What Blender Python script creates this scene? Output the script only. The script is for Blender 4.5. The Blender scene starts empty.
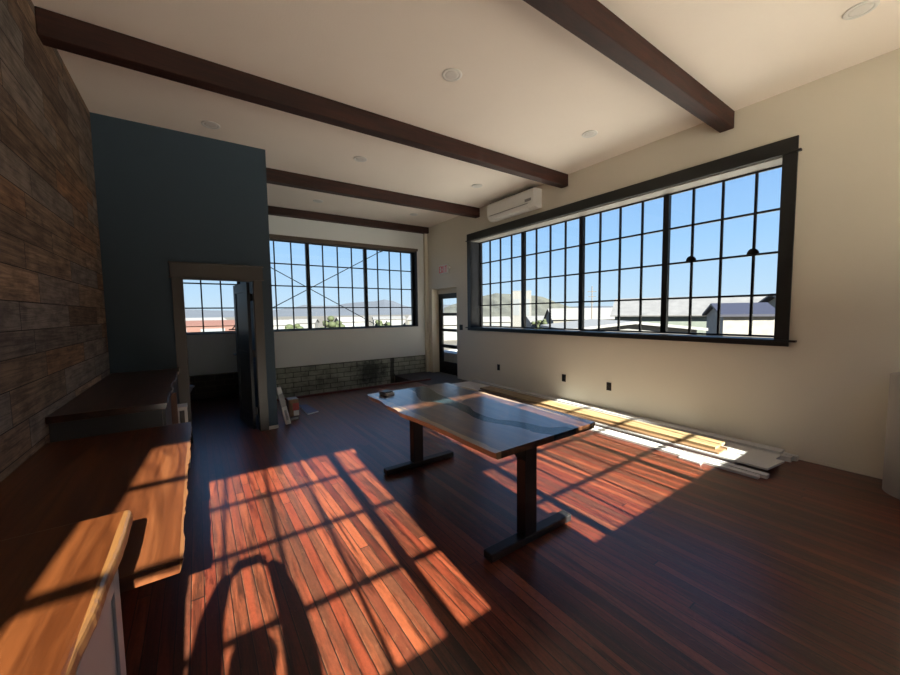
import bpy, bmesh, math, random
from mathutils import Vector, Matrix
S = bpy.context.scene
COL = S.collection
random.seed(7)

# ------------------------------------------------------------------ helpers
def tag(o, label=None, cat=None, group=None, kind=None):
    if label: o['label'] = label
    if cat: o['category'] = cat
    if group: o['group'] = group
    if kind: o['kind'] = kind
    return o

def empty(name, loc, label=None, cat=None, group=None, kind=None):
    o = bpy.data.objects.new(name, None); COL.objects.link(o)
    o.location = loc; o.empty_display_size = .1
    return tag(o, label, cat, group, kind)

def wloc(o):
    v = Vector((0, 0, 0))
    while o: v += Vector(o.location); o = o.parent
    return v

class MB:
    """collects geometry in world coordinates"""
    def __init__(s): s.v = []; s.f = []; s.mi = []; s.sm = []
    def add(s, vs, fs, mi=0, smooth=False):
        b = len(s.v); s.v += [tuple(v) for v in vs]
        for f in fs: s.f.append([b + i for i in f]); s.mi.append(mi); s.sm.append(smooth)
        return s
    def hexa(s, p, mi=0):
        return s.add(p, [(0,3,2,1),(4,5,6,7),(0,1,5,4),(1,2,6,5),(2,3,7,6),(3,0,4,7)], mi)
    def box(s, x0, x1, y0, y1, z0, z1, mi=0):
        return s.hexa([(x0,y0,z0),(x1,y0,z0),(x1,y1,z0),(x0,y1,z0),(x0,y0,z1),(x1,y0,z1),(x1,y1,z1),(x0,y1,z1)], mi)
    def prism(s, poly, z0, z1, mi=0):
        n = len(poly)
        vs = [(x,y,z0) for x,y in poly] + [(x,y,z1) for x,y in poly]
        fs = [tuple(range(n))[::-1], tuple(range(n, 2*n))] + [(i,(i+1)%n,n+(i+1)%n,n+i) for i in range(n)]
        return s.add(vs, fs, mi)
    def extr(s, poly, axis, a0, a1, mi=0):
        """polygon in the plane across axis, extruded along it"""
        def P(u, v, a): return {'x':(a,u,v),'y':(u,a,v),'z':(u,v,a)}[axis]
        n = len(poly)
        vs = [P(u,v,a0) for u,v in poly] + [P(u,v,a1) for u,v in poly]
        fs = [tuple(range(n))[::-1], tuple(range(n, 2*n))] + [(i,(i+1)%n,n+(i+1)%n,n+i) for i in range(n)]
        return s.add(vs, fs, mi)
    def tube(s, a, b, r0, r1=None, n=12, mi=0, cap=True):
        r1 = r0 if r1 is None else r1
        a = Vector(a); b = Vector(b); d = (b-a).normalized()
        u = d.orthogonal().normalized(); w = d.cross(u)
        vs = []
        for c, r in ((a,r0),(b,r1)):
            for i in range(n):
                t = 2*math.pi*i/n; vs.append(c + u*math.cos(t)*r + w*math.sin(t)*r)
        s.add(vs, [(i,(i+1)%n,n+(i+1)%n,n+i) for i in range(n)], mi, True)
        if cap:
            s.add(vs[:n], [tuple(range(n))[::-1]], mi); s.add(vs[n:], [tuple(range(n))], mi)
        return s
    def lathe(s, prof, c, n=24, mi=0, sx=1, sy=1):
        vs = []; m = len(prof)
        for r, z in prof:
            for i in range(n):
                t = 2*math.pi*i/n; vs.append((c[0]+r*sx*math.cos(t), c[1]+r*sy*math.sin(t), c[2]+z))
        fs = [(k*n+i, k*n+(i+1)%n, (k+1)*n+(i+1)%n, (k+1)*n+i) for k in range(m-1) for i in range(n)]
        s.add(vs, fs, mi, True)
        s.add(vs[:n], [tuple(range(n))[::-1]], mi); s.add(vs[-n:], [tuple(range(n))], mi)
        return s
    def ball(s, c, rx, ry=None, rz=None, n=12, m=8, mi=0):
        ry = ry or rx; rz = rz or rx
        prof = [(max(1e-4, math.sin(math.pi*k/m)), -math.cos(math.pi*k/m)*rz) for k in range(m+1)]
        return s.lathe([(r*rx, z) for r, z in prof], c, n, mi, 1, ry/rx)
    def rot(s, ang, axis, c):
        M = Matrix.Translation(c) @ Matrix.Rotation(ang, 4, axis) @ Matrix.Translation(-Vector(c))
        s.v = [tuple(M @ Vector(v)) for v in s.v]; return s
    def build(s, name, mats, parent=None, origin=None, bevel=0, seg=2, label=None):
        if not isinstance(mats, (list, tuple)): mats = [mats]
        if parent is not None: o0 = wloc(parent)
        elif origin is not None: o0 = Vector(origin)
        else:
            xs = [v[0] for v in s.v]; ys = [v[1] for v in s.v]; zs = [v[2] for v in s.v]
            o0 = Vector(((min(xs)+max(xs))/2, (min(ys)+max(ys))/2, min(zs)))
        me = bpy.data.meshes.new(name)
        me.from_pydata([tuple(Vector(v)-o0) for v in s.v], [], s.f)
        for m in mats: me.materials.append(m)
        for p, i, sm in zip(me.polygons, s.mi, s.sm): p.material_index = i; p.use_smooth = sm
        bm = bmesh.new(); bm.from_mesh(me); bmesh.ops.recalc_face_normals(bm, faces=bm.faces); bm.to_mesh(me); bm.free()
        o = bpy.data.objects.new(name, me); COL.objects.link(o)
        if parent is not None: o.parent = parent
        else: o.location = o0
        if bevel:
            md = o.modifiers.new('bevel', 'BEVEL'); md.width = bevel; md.segments = seg; md.limit_method = 'ANGLE'
        if label: o['label'] = label
        return o

def struct(mb, name, mats, parent=None, **k):
    o = mb.build(name, mats, parent, **k)
    if parent is None: o['kind'] = 'structure'
    return o

def children(o): return [c for c in COL.objects if c.parent == o]
def copy_tree(o, parent=None):
    c = o.copy(); COL.objects.link(c); c.parent = parent
    for ch in children(o): copy_tree(ch, c)
    return c

# ------------------------------------------------------------------ materials
class NT:
    def __init__(s, name):
        s.m = bpy.data.materials.new(name); s.m.use_nodes = True
        s.t = s.m.node_tree; s.n = s.t.nodes; s.b = s.n['Principled BSDF']
    def new(s, kind, **k):
        n = s.n.new(kind)
        for a, v in k.items(): setattr(n, a, v)
        return n
    def link(s, a, b): s.t.links.new(a, b)
    def val(s, n, i, x):
        if hasattr(x, 'links'): s.link(x, n.inputs[i])
        else: n.inputs[i].default_value = x
    def math(s, op, a, b=0.0):
        n = s.new('ShaderNodeMath', operation=op); s.val(n, 0, a); s.val(n, 1, b); return n.outputs[0]
    def sep(s, vec):
        n = s.new('ShaderNodeSeparateXYZ'); s.link(vec, n.inputs[0]); return n.outputs
    def comb(s, x, y, z):
        n = s.new('ShaderNodeCombineXYZ'); s.val(n,0,x); s.val(n,1,y); s.val(n,2,z); return n.outputs[0]
    def pos(s): return s.new('ShaderNodeNewGeometry').outputs['Position']
    def obj(s): return s.new('ShaderNodeTexCoord').outputs['Object']
    def noise(s, vec, scale, detail=4, rough=.55, dist=0):
        n = s.new('ShaderNodeTexNoise'); s.link(vec, n.inputs['Vector'])
        n.inputs['Scale'].default_value = scale; n.inputs['Detail'].default_value = detail
        n.inputs['Roughness'].default_value = rough; n.inputs['Distortion'].default_value = dist
        return n.outputs['Fac']
    def white(s, vec):
        n = s.new('ShaderNodeTexWhiteNoise', noise_dimensions='3D'); s.link(vec, n.inputs['Vector']); return n.outputs['Value']
    def ramp(s, fac, stops, interp='LINEAR'):
        n = s.new('ShaderNodeValToRGB'); n.color_ramp.interpolation = interp
        e = n.color_ramp.elements
        while len(e) < len(stops): e.new(.5)
        for el, (p, c) in zip(e, stops): el.position = p; el.color = (*c, 1) if len(c) == 3 else c
        s.link(fac, n.inputs[0]); return n.outputs[0]
    def mix(s, fac, a, b, mode='MIX'):
        n = s.new('ShaderNodeMix', data_type='RGBA', blend_type=mode)
        s.val(n, 0, fac)
        for i, x in ((6, a), (7, b)):
            if hasattr(x, 'links'): s.link(x, n.inputs[i])
            else: n.inputs[i].default_value = (*x, 1)
        return n.outputs[2]
    def bump(s, h, strength=.2, dist=.01):
        n = s.new('ShaderNodeBump'); n.inputs['Strength'].default_value = strength; n.inputs['Distance'].default_value = dist
        s.link(h, n.inputs['Height']); s.link(n.outputs[0], s.b.inputs['Normal'])
    def set(s, **k):
        for a, v in k.items():
            i = s.b.inputs[a.replace('_', ' ')]
            if hasattr(v, 'links'): s.link(v, i)
            elif isinstance(v, tuple): i.default_value = (*v, 1)
            else: i.default_value = v
        return s.m

def plain(name, col, rough=.5, metal=0, var=.06, scale=6, bump=0, spec=.5):
    t = NT(name); f = t.noise(t.obj(), scale, 5)
    c = t.mix(f, tuple(x*(1-var) for x in col), tuple(min(1, x*(1+var)) for x in col))
    t.set(Base_Color=c, Roughness=rough, Metallic=metal, Specular_IOR_Level=spec)
    if bump: t.bump(t.noise(t.obj(), 90, 3), bump, .004)
    return t.m

def wood(name, c1, c2, c3, axis='y', scale=1., rough=.4, rings=.5, coat=0, sap=None, sapw=.05):
    t = NT(name); o = t.obj(); x, y, z = t.sep(o)
    s = {'x': (1.2, 14, 14), 'y': (14, 1.2, 14), 'z': (14, 14, 1.2)}[axis]
    v = t.comb(t.math('MULTIPLY', x, s[0]*scale), t.math('MULTIPLY', y, s[1]*scale), t.math('MULTIPLY', z, s[2]*scale))
    big = t.noise(v, .55, 4, .6, 1.2)
    w = t.new('ShaderNodeTexWave', wave_type='BANDS', bands_direction='X' if axis != 'x' else 'Y')
    t.link(v, w.inputs['Vector']); w.inputs['Scale'].default_value = .16; w.inputs['Distortion'].default_value = 7
    w.inputs['Detail'].default_value = 3; w.inputs['Detail Scale'].default_value = .7
    fine = t.noise(v, 6, 3)
    f = t.math('ADD', t.math('MULTIPLY', big, .78), t.math('MULTIPLY', w.outputs['Fac'], .22*rings))
    f = t.math('ADD', f, t.math('MULTIPLY', t.math('SUBTRACT', fine, .5), .35))
    c = t.ramp(f, [(.22, c1), (.5, c2), (.8, c3)])
    ln = t.math('SINE', t.math('MULTIPLY', t.noise(v, .28, 2, .5, .6), 150))
    c = t.mix(t.math('MULTIPLY', t.ramp(ln, [(.2, (0, 0, 0)), (.95, (1, 1, 1))]), .75*rings), c, c1)
    st_ = t.noise(v, 1.7, 4, .6, .3)
    c = t.mix(1, c, t.ramp(st_, [(.34, (.55, .48, .42)), (.52, (1, 1, 1)), (.75, (1.15, 1.12, 1.1))]), 'MULTIPLY')
    if sap:
        a0, a1, side, colr = sap     # sapwood band: local x beyond an edge
        e = t.math('ADD', x, t.math('MULTIPLY', t.math('SUBTRACT', t.noise(o, 3.2, 3), .5), sapw))
        if side == 'hi': g = t.math('GREATER_THAN', e, a1)
        elif side == 'lo': g = t.math('LESS_THAN', e, a0)
        else: g = t.math('MAXIMUM', t.math('GREATER_THAN', e, a1), t.math('LESS_THAN', e, a0))
        c = t.mix(g, c, t.mix(fine, tuple(q*.75 for q in colr), colr))
    t.set(Base_Color=c, Roughness=rough, Coat_Weight=coat, Coat_Roughness=.2)
    t.bump(fine, .06, .002)
    return t.m

# floor boards along y
def floor_mat():
    t = NT('floor_boards'); x, y, z = t.sep(t.pos())
    W = .0605
    bx = t.math('DIVIDE', t.math('ADD', x, 5.0), W); bi = t.math('FLOOR', bx); fx = t.math('FRACT', bx)
    off = t.math('MULTIPLY', t.white(t.comb(bi, 3.1, 0)), 7.)
    L = 4.6
    by = t.math('DIVIDE', t.math('ADD', y, off), L); bj = t.math('FLOOR', by); fy = t.math('FRACT', by)
    r1 = t.white(t.comb(bi, bj, 1.)); r2 = t.white(t.comb(bi, bj, 5.))
    v = t.comb(t.math('ADD', t.math('MULTIPLY', x, 16), t.math('MULTIPLY', r1, 40)), t.math('MULTIPLY', y, 1.1), r2)
    g = t.noise(v, 1.6, 6, .62, .8)
    base = t.ramp(r1, [(0, (.21, .052, .030)), (.3, (.29, .078, .042)), (.6, (.33, .095, .05)), (.85, (.38, .13, .065)), (1., (.16, .052, .034))])
    dark = t.ramp(g, [(.33, (.22, .21, .22)), (.50, (.9, .9, .9)), (.8, (1.1, 1.1, 1.1))])
    c = t.mix(1, base, dark, 'MULTIPLY')
    # dark stained, almost black streaks in some boards
    streak = t.math('MULTIPLY', t.math('GREATER_THAN', r2, .60), t.ramp(t.noise(v, .7, 5, .7, .5), [(.40, (0, 0, 0)), (.6, (1, 1, 1))]))
    c = t.mix(t.math('MULTIPLY', streak, .8), c, (.03, .017, .012))
    speck = t.noise(t.comb(t.math('MULTIPLY', x, 1.), t.math('MULTIPLY', y, .45), r1), 70, 5, .7)
    grey = t.math('MULTIPLY', t.math('MULTIPLY', t.math('GREATER_THAN', r2, .40), t.math('LESS_THAN', r2, .58)), t.ramp(t.noise(v, .5, 5, .65, .6), [(.38, (0, 0, 0)), (.55, (1, 1, 1))]))
    c = t.mix(t.math('MULTIPLY', grey, .7), c, t.mix(speck, (.03, .019, .014), (.135, .082, .057)))
    c = t.mix(1, c, t.ramp(speck, [(.35, (.78, .76, .75)), (.65, (1.12, 1.12, 1.1))]), 'MULTIPLY')
    # worn, scratched paint
    wv = t.comb(t.math('MULTIPLY', x, 5), t.math('MULTIPLY', y, 2.2), 0)
    worn = t.ramp(t.noise(wv, 3.2, 8, .75, 1.5), [(.60, (0, 0, 0)), (.66, (1, 1, 1))])
    c = t.mix(t.math('MULTIPLY', worn, .5), c, (.34, .18, .10))
    edge = t.math('MULTIPLY', t.math('LESS_THAN', fx, .085), t.math('GREATER_THAN', t.noise(t.comb(x, t.math('MULTIPLY', y, 3), 0), 2.5, 5), .5))  # pale board edges: sun glint painted into the colour
    c = t.mix(t.math('MULTIPLY', edge, .3), c, (.55, .36, .22))
    gap = t.math('MAXIMUM', t.math('LESS_THAN', fx, .05), t.math('GREATER_THAN', fx, .965))
    gap = t.math('MAXIMUM', gap, t.math('LESS_THAN', fy, .0018))
    c = t.mix(1, c, (.47, .37, .31), 'MULTIPLY')
    c = t.mix(gap, c, (.008, .004, .003))
    rgh = t.math('ADD', .24, t.math('MULTIPLY', g, .2))
    t.set(Base_Color=c, Roughness=rgh, Specular_IOR_Level=.4, Coat_Weight=.35, Coat_Roughness=.3)
    h = t.math('SUBTRACT', t.math('MULTIPLY', g, .25), gap)
    t.bump(h, .25, .004)
    return t.m

def barn_mat():
    t = NT('reclaimed_boards'); x, y, z = t.sep(t.pos())
    bz = t.math('DIVIDE', t.math('ADD', z, t.math('MULTIPLY', t.math('SINE', t.math('MULTIPLY', z, 9.)), .018)), .165); bi = t.math('FLOOR', bz); fz = t.math('FRACT', bz)
    off = t.math('MULTIPLY', t.white(t.comb(bi, 7.7, 0)), 9.)
    by = t.math('DIVIDE', t.math('ADD', y, off), .95); bj = t.math('FLOOR', by); fy = t.math('FRACT', by)
    r1 = t.white(t.comb(bi, bj, 2.)); r2 = t.white(t.comb(bi, bj, 8.))
    v = t.comb(r2, t.math('ADD', t.math('MULTIPLY', y, 1.0), t.math('MULTIPLY', r1, 30)), t.math('MULTIPLY', z, 20))
    g = t.noise(v, 1.5, 7, .65, 1.4)
    base = t.ramp(r1, [(0, (.11, .072, .048)), (.2, (.21, .15, .105)), (.4, (.22, .125, .07)), (.6, (.13, .112, .10)), (.8, (.29, .20, .135)), (1, (.07, .052, .044))])
    c = t.mix(1, base, t.ramp(g, [(.3, (.35, .33, .32)), (.55, (1, 1, 1)), (.8, (1.5, 1.5, 1.45))]), 'MULTIPLY')
    c = t.mix(t.math('MULTIPLY', t.math('GREATER_THAN', r2, .62), .7), c, t.mix(g, (.09, .083, .08), (.25, .225, .205)))
    ln = t.math('SINE', t.math('MULTIPLY', t.noise(v, .42, 3, .5, .9), 70))
    c = t.mix(t.math('MULTIPLY', t.ramp(ln, [(.3, (0, 0, 0)), (.9, (1, 1, 1))]), .32), c, (.03, .022, .018))
    blot = t.noise(t.comb(r1, t.math('MULTIPLY', y, 3.), t.math('MULTIPLY', z, 6.)), 1.6, 5, .7)
    c = t.mix(1, c, t.ramp(blot, [(.3, (.5, .48, .47)), (.6, (1.15, 1.15, 1.15))]), 'MULTIPLY')
    gap = t.math('MAXIMUM', t.math('LESS_THAN', fz, .03), t.math('LESS_THAN', fy, .006))
    c = t.mix(1, c, (1.05, 1., .97), 'MULTIPLY')
    c = t.mix(gap, c, (.008, .006, .005))
    t.set(Base_Color=c, Roughness=.75, Specular_IOR_Level=.25)
    t.bump(t.math('SUBTRACT', t.math('ADD', t.math('MULTIPLY', g, .3), t.math('MULTIPLY', r2, .5)), gap), .5, .012)
    return t.m

def block_mat(name, c1, c2, mortar):
    t = NT(name); x, y, z = t.sep(t.pos())
    b = t.new('ShaderNodeTexBrick'); t.link(t.comb(t.math('ADD', x, y), z, 0), b.inputs['Vector'])
    b.inputs['Scale'].default_value = 1; b.inputs['Brick Width'].default_value = .31; b.inputs['Row Height'].default_value = .108
    b.inputs['Mortar Size'].default_value = .008; b.inputs['Mortar Smooth'].default_value = .3
    b.inputs['Color1'].default_value = (*c1, 1); b.inputs['Color2'].default_value = (*c2, 1); b.inputs['Mortar'].default_value = (*mortar, 1)
    n = t.noise(t.pos(), 3.0, 7, .7)
    c = t.mix(1, b.outputs['Color'], t.ramp(n, [(.3, (.35, .36, .34)), (.5, (.9, .9, .88)), (.7, (1.2, 1.2, 1.15))]), 'MULTIPLY')
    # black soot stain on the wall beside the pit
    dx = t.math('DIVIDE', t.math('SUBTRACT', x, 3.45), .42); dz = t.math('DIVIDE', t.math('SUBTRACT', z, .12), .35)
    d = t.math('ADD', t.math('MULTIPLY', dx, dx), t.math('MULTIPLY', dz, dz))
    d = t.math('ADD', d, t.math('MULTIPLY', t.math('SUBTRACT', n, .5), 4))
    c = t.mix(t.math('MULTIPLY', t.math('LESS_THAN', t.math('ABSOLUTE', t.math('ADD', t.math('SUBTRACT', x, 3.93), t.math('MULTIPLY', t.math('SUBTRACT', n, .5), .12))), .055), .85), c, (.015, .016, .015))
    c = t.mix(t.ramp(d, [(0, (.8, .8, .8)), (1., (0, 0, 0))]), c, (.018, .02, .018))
    t.set(Base_Color=c, Roughness=.85)
    t.bump(t.math('ADD', t.math('MULTIPLY', b.outputs['Fac'], -1), n), .5, .012)
    return t.m

def plaster(name, col, bump=.1):
    t = NT(name); n = t.noise(t.pos(), 1.3, 4); f = t.noise(t.pos(), 75, 4, .6)
    c = t.mix(n, tuple(q*.96 for q in col), tuple(q*1.03 for q in col))
    t.set(Base_Color=c, Roughness=.75, Specular_IOR_Level=.3); t.bump(f, bump, .006)
    return t.m

def glass_mat():
    m = bpy.data.materials.new('window_glass'); m.use_nodes = True; t = m.node_tree; t.nodes.clear()
    out = t.nodes.new('ShaderNodeOutputMaterial'); mx = t.nodes.new('ShaderNodeMixShader')
    tr = t.nodes.new('ShaderNodeBsdfTransparent'); gl = t.nodes.new('ShaderNodeBsdfGlossy'); fr = t.nodes.new('ShaderNodeFresnel')
    ge = t.nodes.new('ShaderNodeNewGeometry'); ml = t.nodes.new('ShaderNodeMath'); ml.operation = 'MULTIPLY_ADD'; ml.inputs[1].default_value = 1/1.3-1.3; ml.inputs[2].default_value = 1.3
    t.links.new(ge.outputs['Backfacing'], ml.inputs[0]); t.links.new(ml.outputs[0], fr.inputs[0]); gl.inputs['Roughness'].default_value = .02; tr.inputs[0].default_value = (.95, .97, .96, 1)
    t.links.new(fr.outputs[0], mx.inputs[0]); t.links.new(tr.outputs[0], mx.inputs[1]); t.links.new(gl.outputs[0], mx.inputs[2]); t.links.new(mx.outputs[0], out.inputs[0])
    return m

M = {}
M['floor'] = floor_mat(); M['barn'] = barn_mat(); M['glass'] = glass_mat()
M['block'] = block_mat('painted_block', (.30, .325, .27), (.37, .39, .33), (.07, .078, .062))
M['brick'] = block_mat('dark_brick', (.06, .05, .04), (.09, .075, .06), (.14, .12, .09))
M['wall'] = plaster('cream_wall', (0.721, 0.6675, 0.5608))
M['greywall'] = plaster('pale_grey_wall', (0.7525, 0.7758, 0.7687))
M['ceil'] = plaster('cream_ceiling', (.91, .83, .745), .25)
M['blue'] = plaster('slate_blue_wall', (0.0474, 0.0745, 0.1016), .05)
M['casing'] = plain('taupe_casing', (0.0759, 0.0693, 0.0627), .5)
M['black'] = plain('black_trim', (0.0096, 0.0112, 0.0112), .42)
M['jamb'] = plain('charcoal_jamb', (0.0256, 0.028, 0.0336), .45)
M['steel'] = plain('black_steel', (.010, .010, .011), .4, .3)
M['lintel'] = plain('brown_lintel', (.10, .075, .055), .7)
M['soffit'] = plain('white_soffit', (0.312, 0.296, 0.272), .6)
M['concrete'] = plain('grey_concrete', (0.0595, 0.0595, 0.0574), .8, 0, .3, 4, .2)
M['dirt'] = plain('dark_dirt', (.05, .045, .04), .95, 0, .4, 5, .3)
M['beam'] = wood('stained_beam', (0.0167, 0.0037, 0.0022), (0.0412, 0.0095, 0.005), (0.073, 0.017, 0.0085), 'x', 1., .65)
M['curb'] = plain('dark_red_curb', (.10, .02, .013), .5)
M['white'] = plain('white_paint', (0.492, 0.492, 0.4797), .45, 0, .03)
M['whiteplastic'] = plain('white_plastic', (0.7488, 0.7296, 0.6912), .35, 0, .02)
M['grey'] = plain('grey_plastic', (.25, .25, .25), .5)
M['blackplastic'] = plain('black_plastic', (.008, .008, .008), .4)
M['lamp'] = plain('lamp_lens', (0.704, 0.6784, 0.64), .5)
M['red'] = plain('red_letter', (.75, .10, .10), .5)
M['walnut_l'] = wood('walnut_slab', (0.0279, 0.0113, 0.0051), (0.0806, 0.0339, 0.0154), (0.1488, 0.0707, 0.0333), 'y', 1., .34, .8, 1., (-.435, .435, 'both', (0.3224, 0.2035, 0.0976)))
M['epoxy'] = plain('dark_epoxy', (.018, .030, .036), .2, 0, .3, 5)
M['tablemetal'] = plain('black_powder_coat', (.010, .010, .011), .45, .2)
M['oak'] = wood('orange_slab', (0.0473, 0.0125, 0.0032), (0.0853, 0.0258, 0.007), (0.1183, 0.0416, 0.0124), 'y', .8, .34, .8, .15, (0, .274, 'hi', (0.1469, 0.0667, 0.0216)), .006)
M['oak2'] = wood('desk_slab', (0.0436, 0.012, 0.0039), (0.0845, 0.0258, 0.0084), (0.1231, 0.0442, 0.0161), 'y', .7, .34, 1., .15, (0, .348, 'hi', (0.141, 0.059, 0.0224)), .012)
M['darkslab'] = wood('dark_slab', (0.0216, 0.0086, 0.0054), (0.0459, 0.0184, 0.0119), (0.0756, 0.0324, 0.0216), 'y', .8, .35, .7, .2, (0, .292, 'hi', (0.297, 0.2484, 0.1944)))
M['cabwhite'] = plain('cabinet_white', (0.3444, 0.3444, 0.3542), .35, 0, .02)
M['cabgrey'] = plain('cabinet_blue_grey', (0.045, 0.0528, 0.0588), .5, 0, .04)
M['brownwood'] = wood('brown_board', (0.054, 0.021, 0.0108), (0.102, 0.045, 0.024), (0.15, 0.072, 0.042), 'z', 1, .5)
M['tan'] = wood('tan_board', (0.2522, 0.1762, 0.0854), (0.301, 0.2231, 0.1175), (0.3254, 0.2545, 0.1494), 'y', 1, .5)
M['tan2'] = wood('brown_tan_board', (0.1422, 0.0795, 0.0377), (0.1882, 0.1129, 0.0586), (0.23, 0.1505, 0.0836), 'y', 1, .5)
M['board'] = plain('primed_white_board', (0.5265, 0.5265, 0.5122), .45, 0, .03)
M['roll'] = plain('beige_paper', (0.396, 0.36, 0.312), .7)
M['door'] = plain('charcoal_door', (.028, .032, .036), .4)
M['paper'] = plain('printed_paper', (.62, .62, .62), .5)
M['bluepaper'] = plain('blue_paper', (.11, .13, .24), .45)
M['redbox'] = plain('red_carton', (.36, .05, .045), .5)
M['cardboard'] = plain('brown_cardboard', (.20, .12, .07), .7)
M['porcelain'] = plain('porcelain', (.72, .72, .70), .2, 0, .01)
M['chrome'] = plain('chrome', (.6, .6, .6), .2, 1, .01)

# ------------------------------------------------------------------ dimensions (metres; camera stands at x=0, y=0)
XL, XR, YF, YB, YK = -.80, 4.971, 8.14, 5.35, -.85
XB = .847
ZR, ZL = 3.715, 3.677
def zc(x): return ZR + (ZL-ZR)*(XR-x)/(XR-XL)
H = 3.85
T = .32

# ------------------------------------------------------------------ setting
b = MB(); b.box(XL, XR, YK, 6.25, -.12, 0); b.box(XL, 3.99, 6.25, 7.07, -.12, 0); b.box(XL, XB, 7.07, YF, -.12, 0)
struct(b, 'floor', M['floor'])
b = MB(); b.box(3.99, XR+.26, 6.252, YF, -.12, -.002)
struct(b, 'landing_floor', M['concrete'])
b = MB(); b.box(XB, 4.0, 7.06, YF, -.75, -.7); b.box(XB, 4.0, 7.06, 7.08, -.7, -.12); b.box(3.985, 4.0, 7.06, YF, -.7, -.12); b.box(XB, XB+.02, 7.06, YF, -.7, -.12)
struct(b, 'floor_pit', M['dirt'])
b = MB(); b.box(XB+.01, 4.36, 7.03, 7.085, 0, .035); struct(b, 'trim_1', M['curb'])

# ceiling
b = MB(); b.hexa([(XL-T,YK-T,zc(XL-T)),(XR+T,YK-T,zc(XR+T)),(XR+T,YF+T,zc(XR+T)),(XL-T,YF+T,zc(XL-T)),
                  (XL-T,YK-T,4.1),(XR+T,YK-T,4.1),(XR+T,YF+T,4.1),(XL-T,YF+T,4.1)])
struct(b, 'ceiling', M['ceil'])
# left wall of reclaimed boards
b = MB(); b.box(XL-T, XL, YK-T, YF+T, -.75, H); struct(b, 'wall_left', M['barn'])

def holed(axis, a0, a1, u0, u1, z0, z1, holes):
    """slab wall with rectangular holes (u0,u1,z0,z1), holes do not share u-ranges"""
    m = MB()
    def bx(p, q, r, s_):
        if q-p < 1e-4 or s_-r < 1e-4: return
        if axis == 'x': m.box(a0, a1, p, q, r, s_)
        else: m.box(p, q, a0, a1, r, s_)
    u = u0
    for h in sorted(holes):
        bx(u, h[0], z0, z1); bx(h[0], h[1], z0, h[2]); bx(h[0], h[1], h[3], z1); u = h[1]
    bx(u, u1, z0, z1)
    return m

# right wall: long window and glass door
RW = (1.148, 6.285, 1.20, 3.085)
RD = (6.83, 7.905, -.12, 2.141)
struct(holed('x', XR, XR+T, YK-T, YF+T, -.12, H, [RW, RD]), 'wall_right', M['wall'])
# far wall with the second window, lower courses of painted block
FW = (-.62, 4.69, 1.20, 3.11)
struct(holed('y', YF, YF+T, XL-T, XR+T, .447, H, [FW]), 'wall_far', M['greywall'])
b = MB(); b.box(XB, XR+T, YF, YF+T, -.75, .447); struct(b, 'wall_far_base', M['block'])
b = MB(); b.box(XL-T, XB-.1, YF-.005, YF+T, -.12, .43); struct(b, 'wall_bathroom_base', M['brick'])
b = MB(); b.box(4.885, XR, YF-.075, YF, 0, zc(4.9)); struct(b, 'trim_2', M['wall'])
# back wall (behind the camera) with the window the sun comes through
KG = YK-.15
KW = (-.505, 4.60, 1.355, 3.13)
struct(holed('y', YK-.3, YK, XL-T, XR+T, -.12, H, [KW]), 'wall_back', M['wall'])
# bathroom walls
DO = (-.12, .640, 0, 1.995)
struct(holed('y', YB, YB+.11, XL, XB, 0, zc(XB)+.05, [DO]), 'wall_bathroom', M['blue'])
b = MB(); b.box(XB-.11, XB, YB+.11, YF-.001, -.12, zc(XB)+.02); struct(b, 'wall_partition', M['blue'])
b = MB(); b.box(.73, XB+.004, YB-.012, YB, 0, .045); struct(b, 'baseboard_bathroom', M['white'])
# right baseboard gap strip
b = MB(); b.box(XR-.006, XR, YK, 6.2, 0, .03); struct(b, 'baseboard_right', M['wall'])

# bathroom door casing + door
d1 = empty('door_1', (.27, YB, 0), kind='structure')
b = MB(); b.box(-.213, -.112, YB-.02, YB, 0, 2.0); b.box(.632, .733, YB-.02, YB, 0, 2.0)
b.box(-.225, .745, YB-.024, YB, 2.012, 2.165); b.box(-.235, .757, YB-.035, YB, 1.992, 2.012); b.box(-.235, .757, YB-.035, YB, 2.165, 2.18)
b.box(-.12, -.105, YB, YB+.11, 0, 1.995); b.box(.625, .64, YB, YB+.11, 0, 1.995); b.box(-.12, .64, YB, YB+.11, 1.983, 1.995)
b.build('door_casing', M['casing'], d1, bevel=.002)
hx, hy = .597, YB+.112
def door_slab():
    b = MB(); w = .71
    b.box(hx-w, hx, hy-.028, hy-.008, .012, 1.975)            # core
    for sy in (hy-.036, hy-.008):
        b.box(hx-w, hx-w+.11, sy, sy+.008, .012, 1.975); b.box(hx-.11, hx, sy, sy+.008, .012, 1.975)
        for z0, z1 in ((.012, .20), (.92, 1.05), (1.855, 1.975)): b.box(hx-w+.11, hx-.11, sy, sy+.008, z0, z1)
    return b
DA = math.radians(-82)
b = door_slab().rot(DA, 'Z', (hx, hy, 0)); dp = b.build('door_panel', M['door'], d1, bevel=.001)
b = MB()
for sy, sg in ((hy-.036, -1), (hy, 1)):
    b.tube((hx-.66, sy, .98), (hx-.66, sy+sg*.05, .98), .01); b.tube((hx-.66, sy+sg*.045, .98), (hx-.54, sy+sg*.045, .98), .009)
    b.tube((hx-.66, sy, .98), (hx-.66, sy+sg*.006, .98), .028)
b.rot(DA, 'Z', (hx, hy, 0)); b.build('lever_handle', M['steel'], dp)
for z in (.25, 1.03, 1.78):
    b = MB(); b.box(hx, .627, hy-.004, hy, z-.045, z+.045); b.tube((hx+.008, hy+.002, z-.05), (hx+.008, hy+.002, z+.05), .009)
    b.build('hinge', M['steel'], d1)

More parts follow.
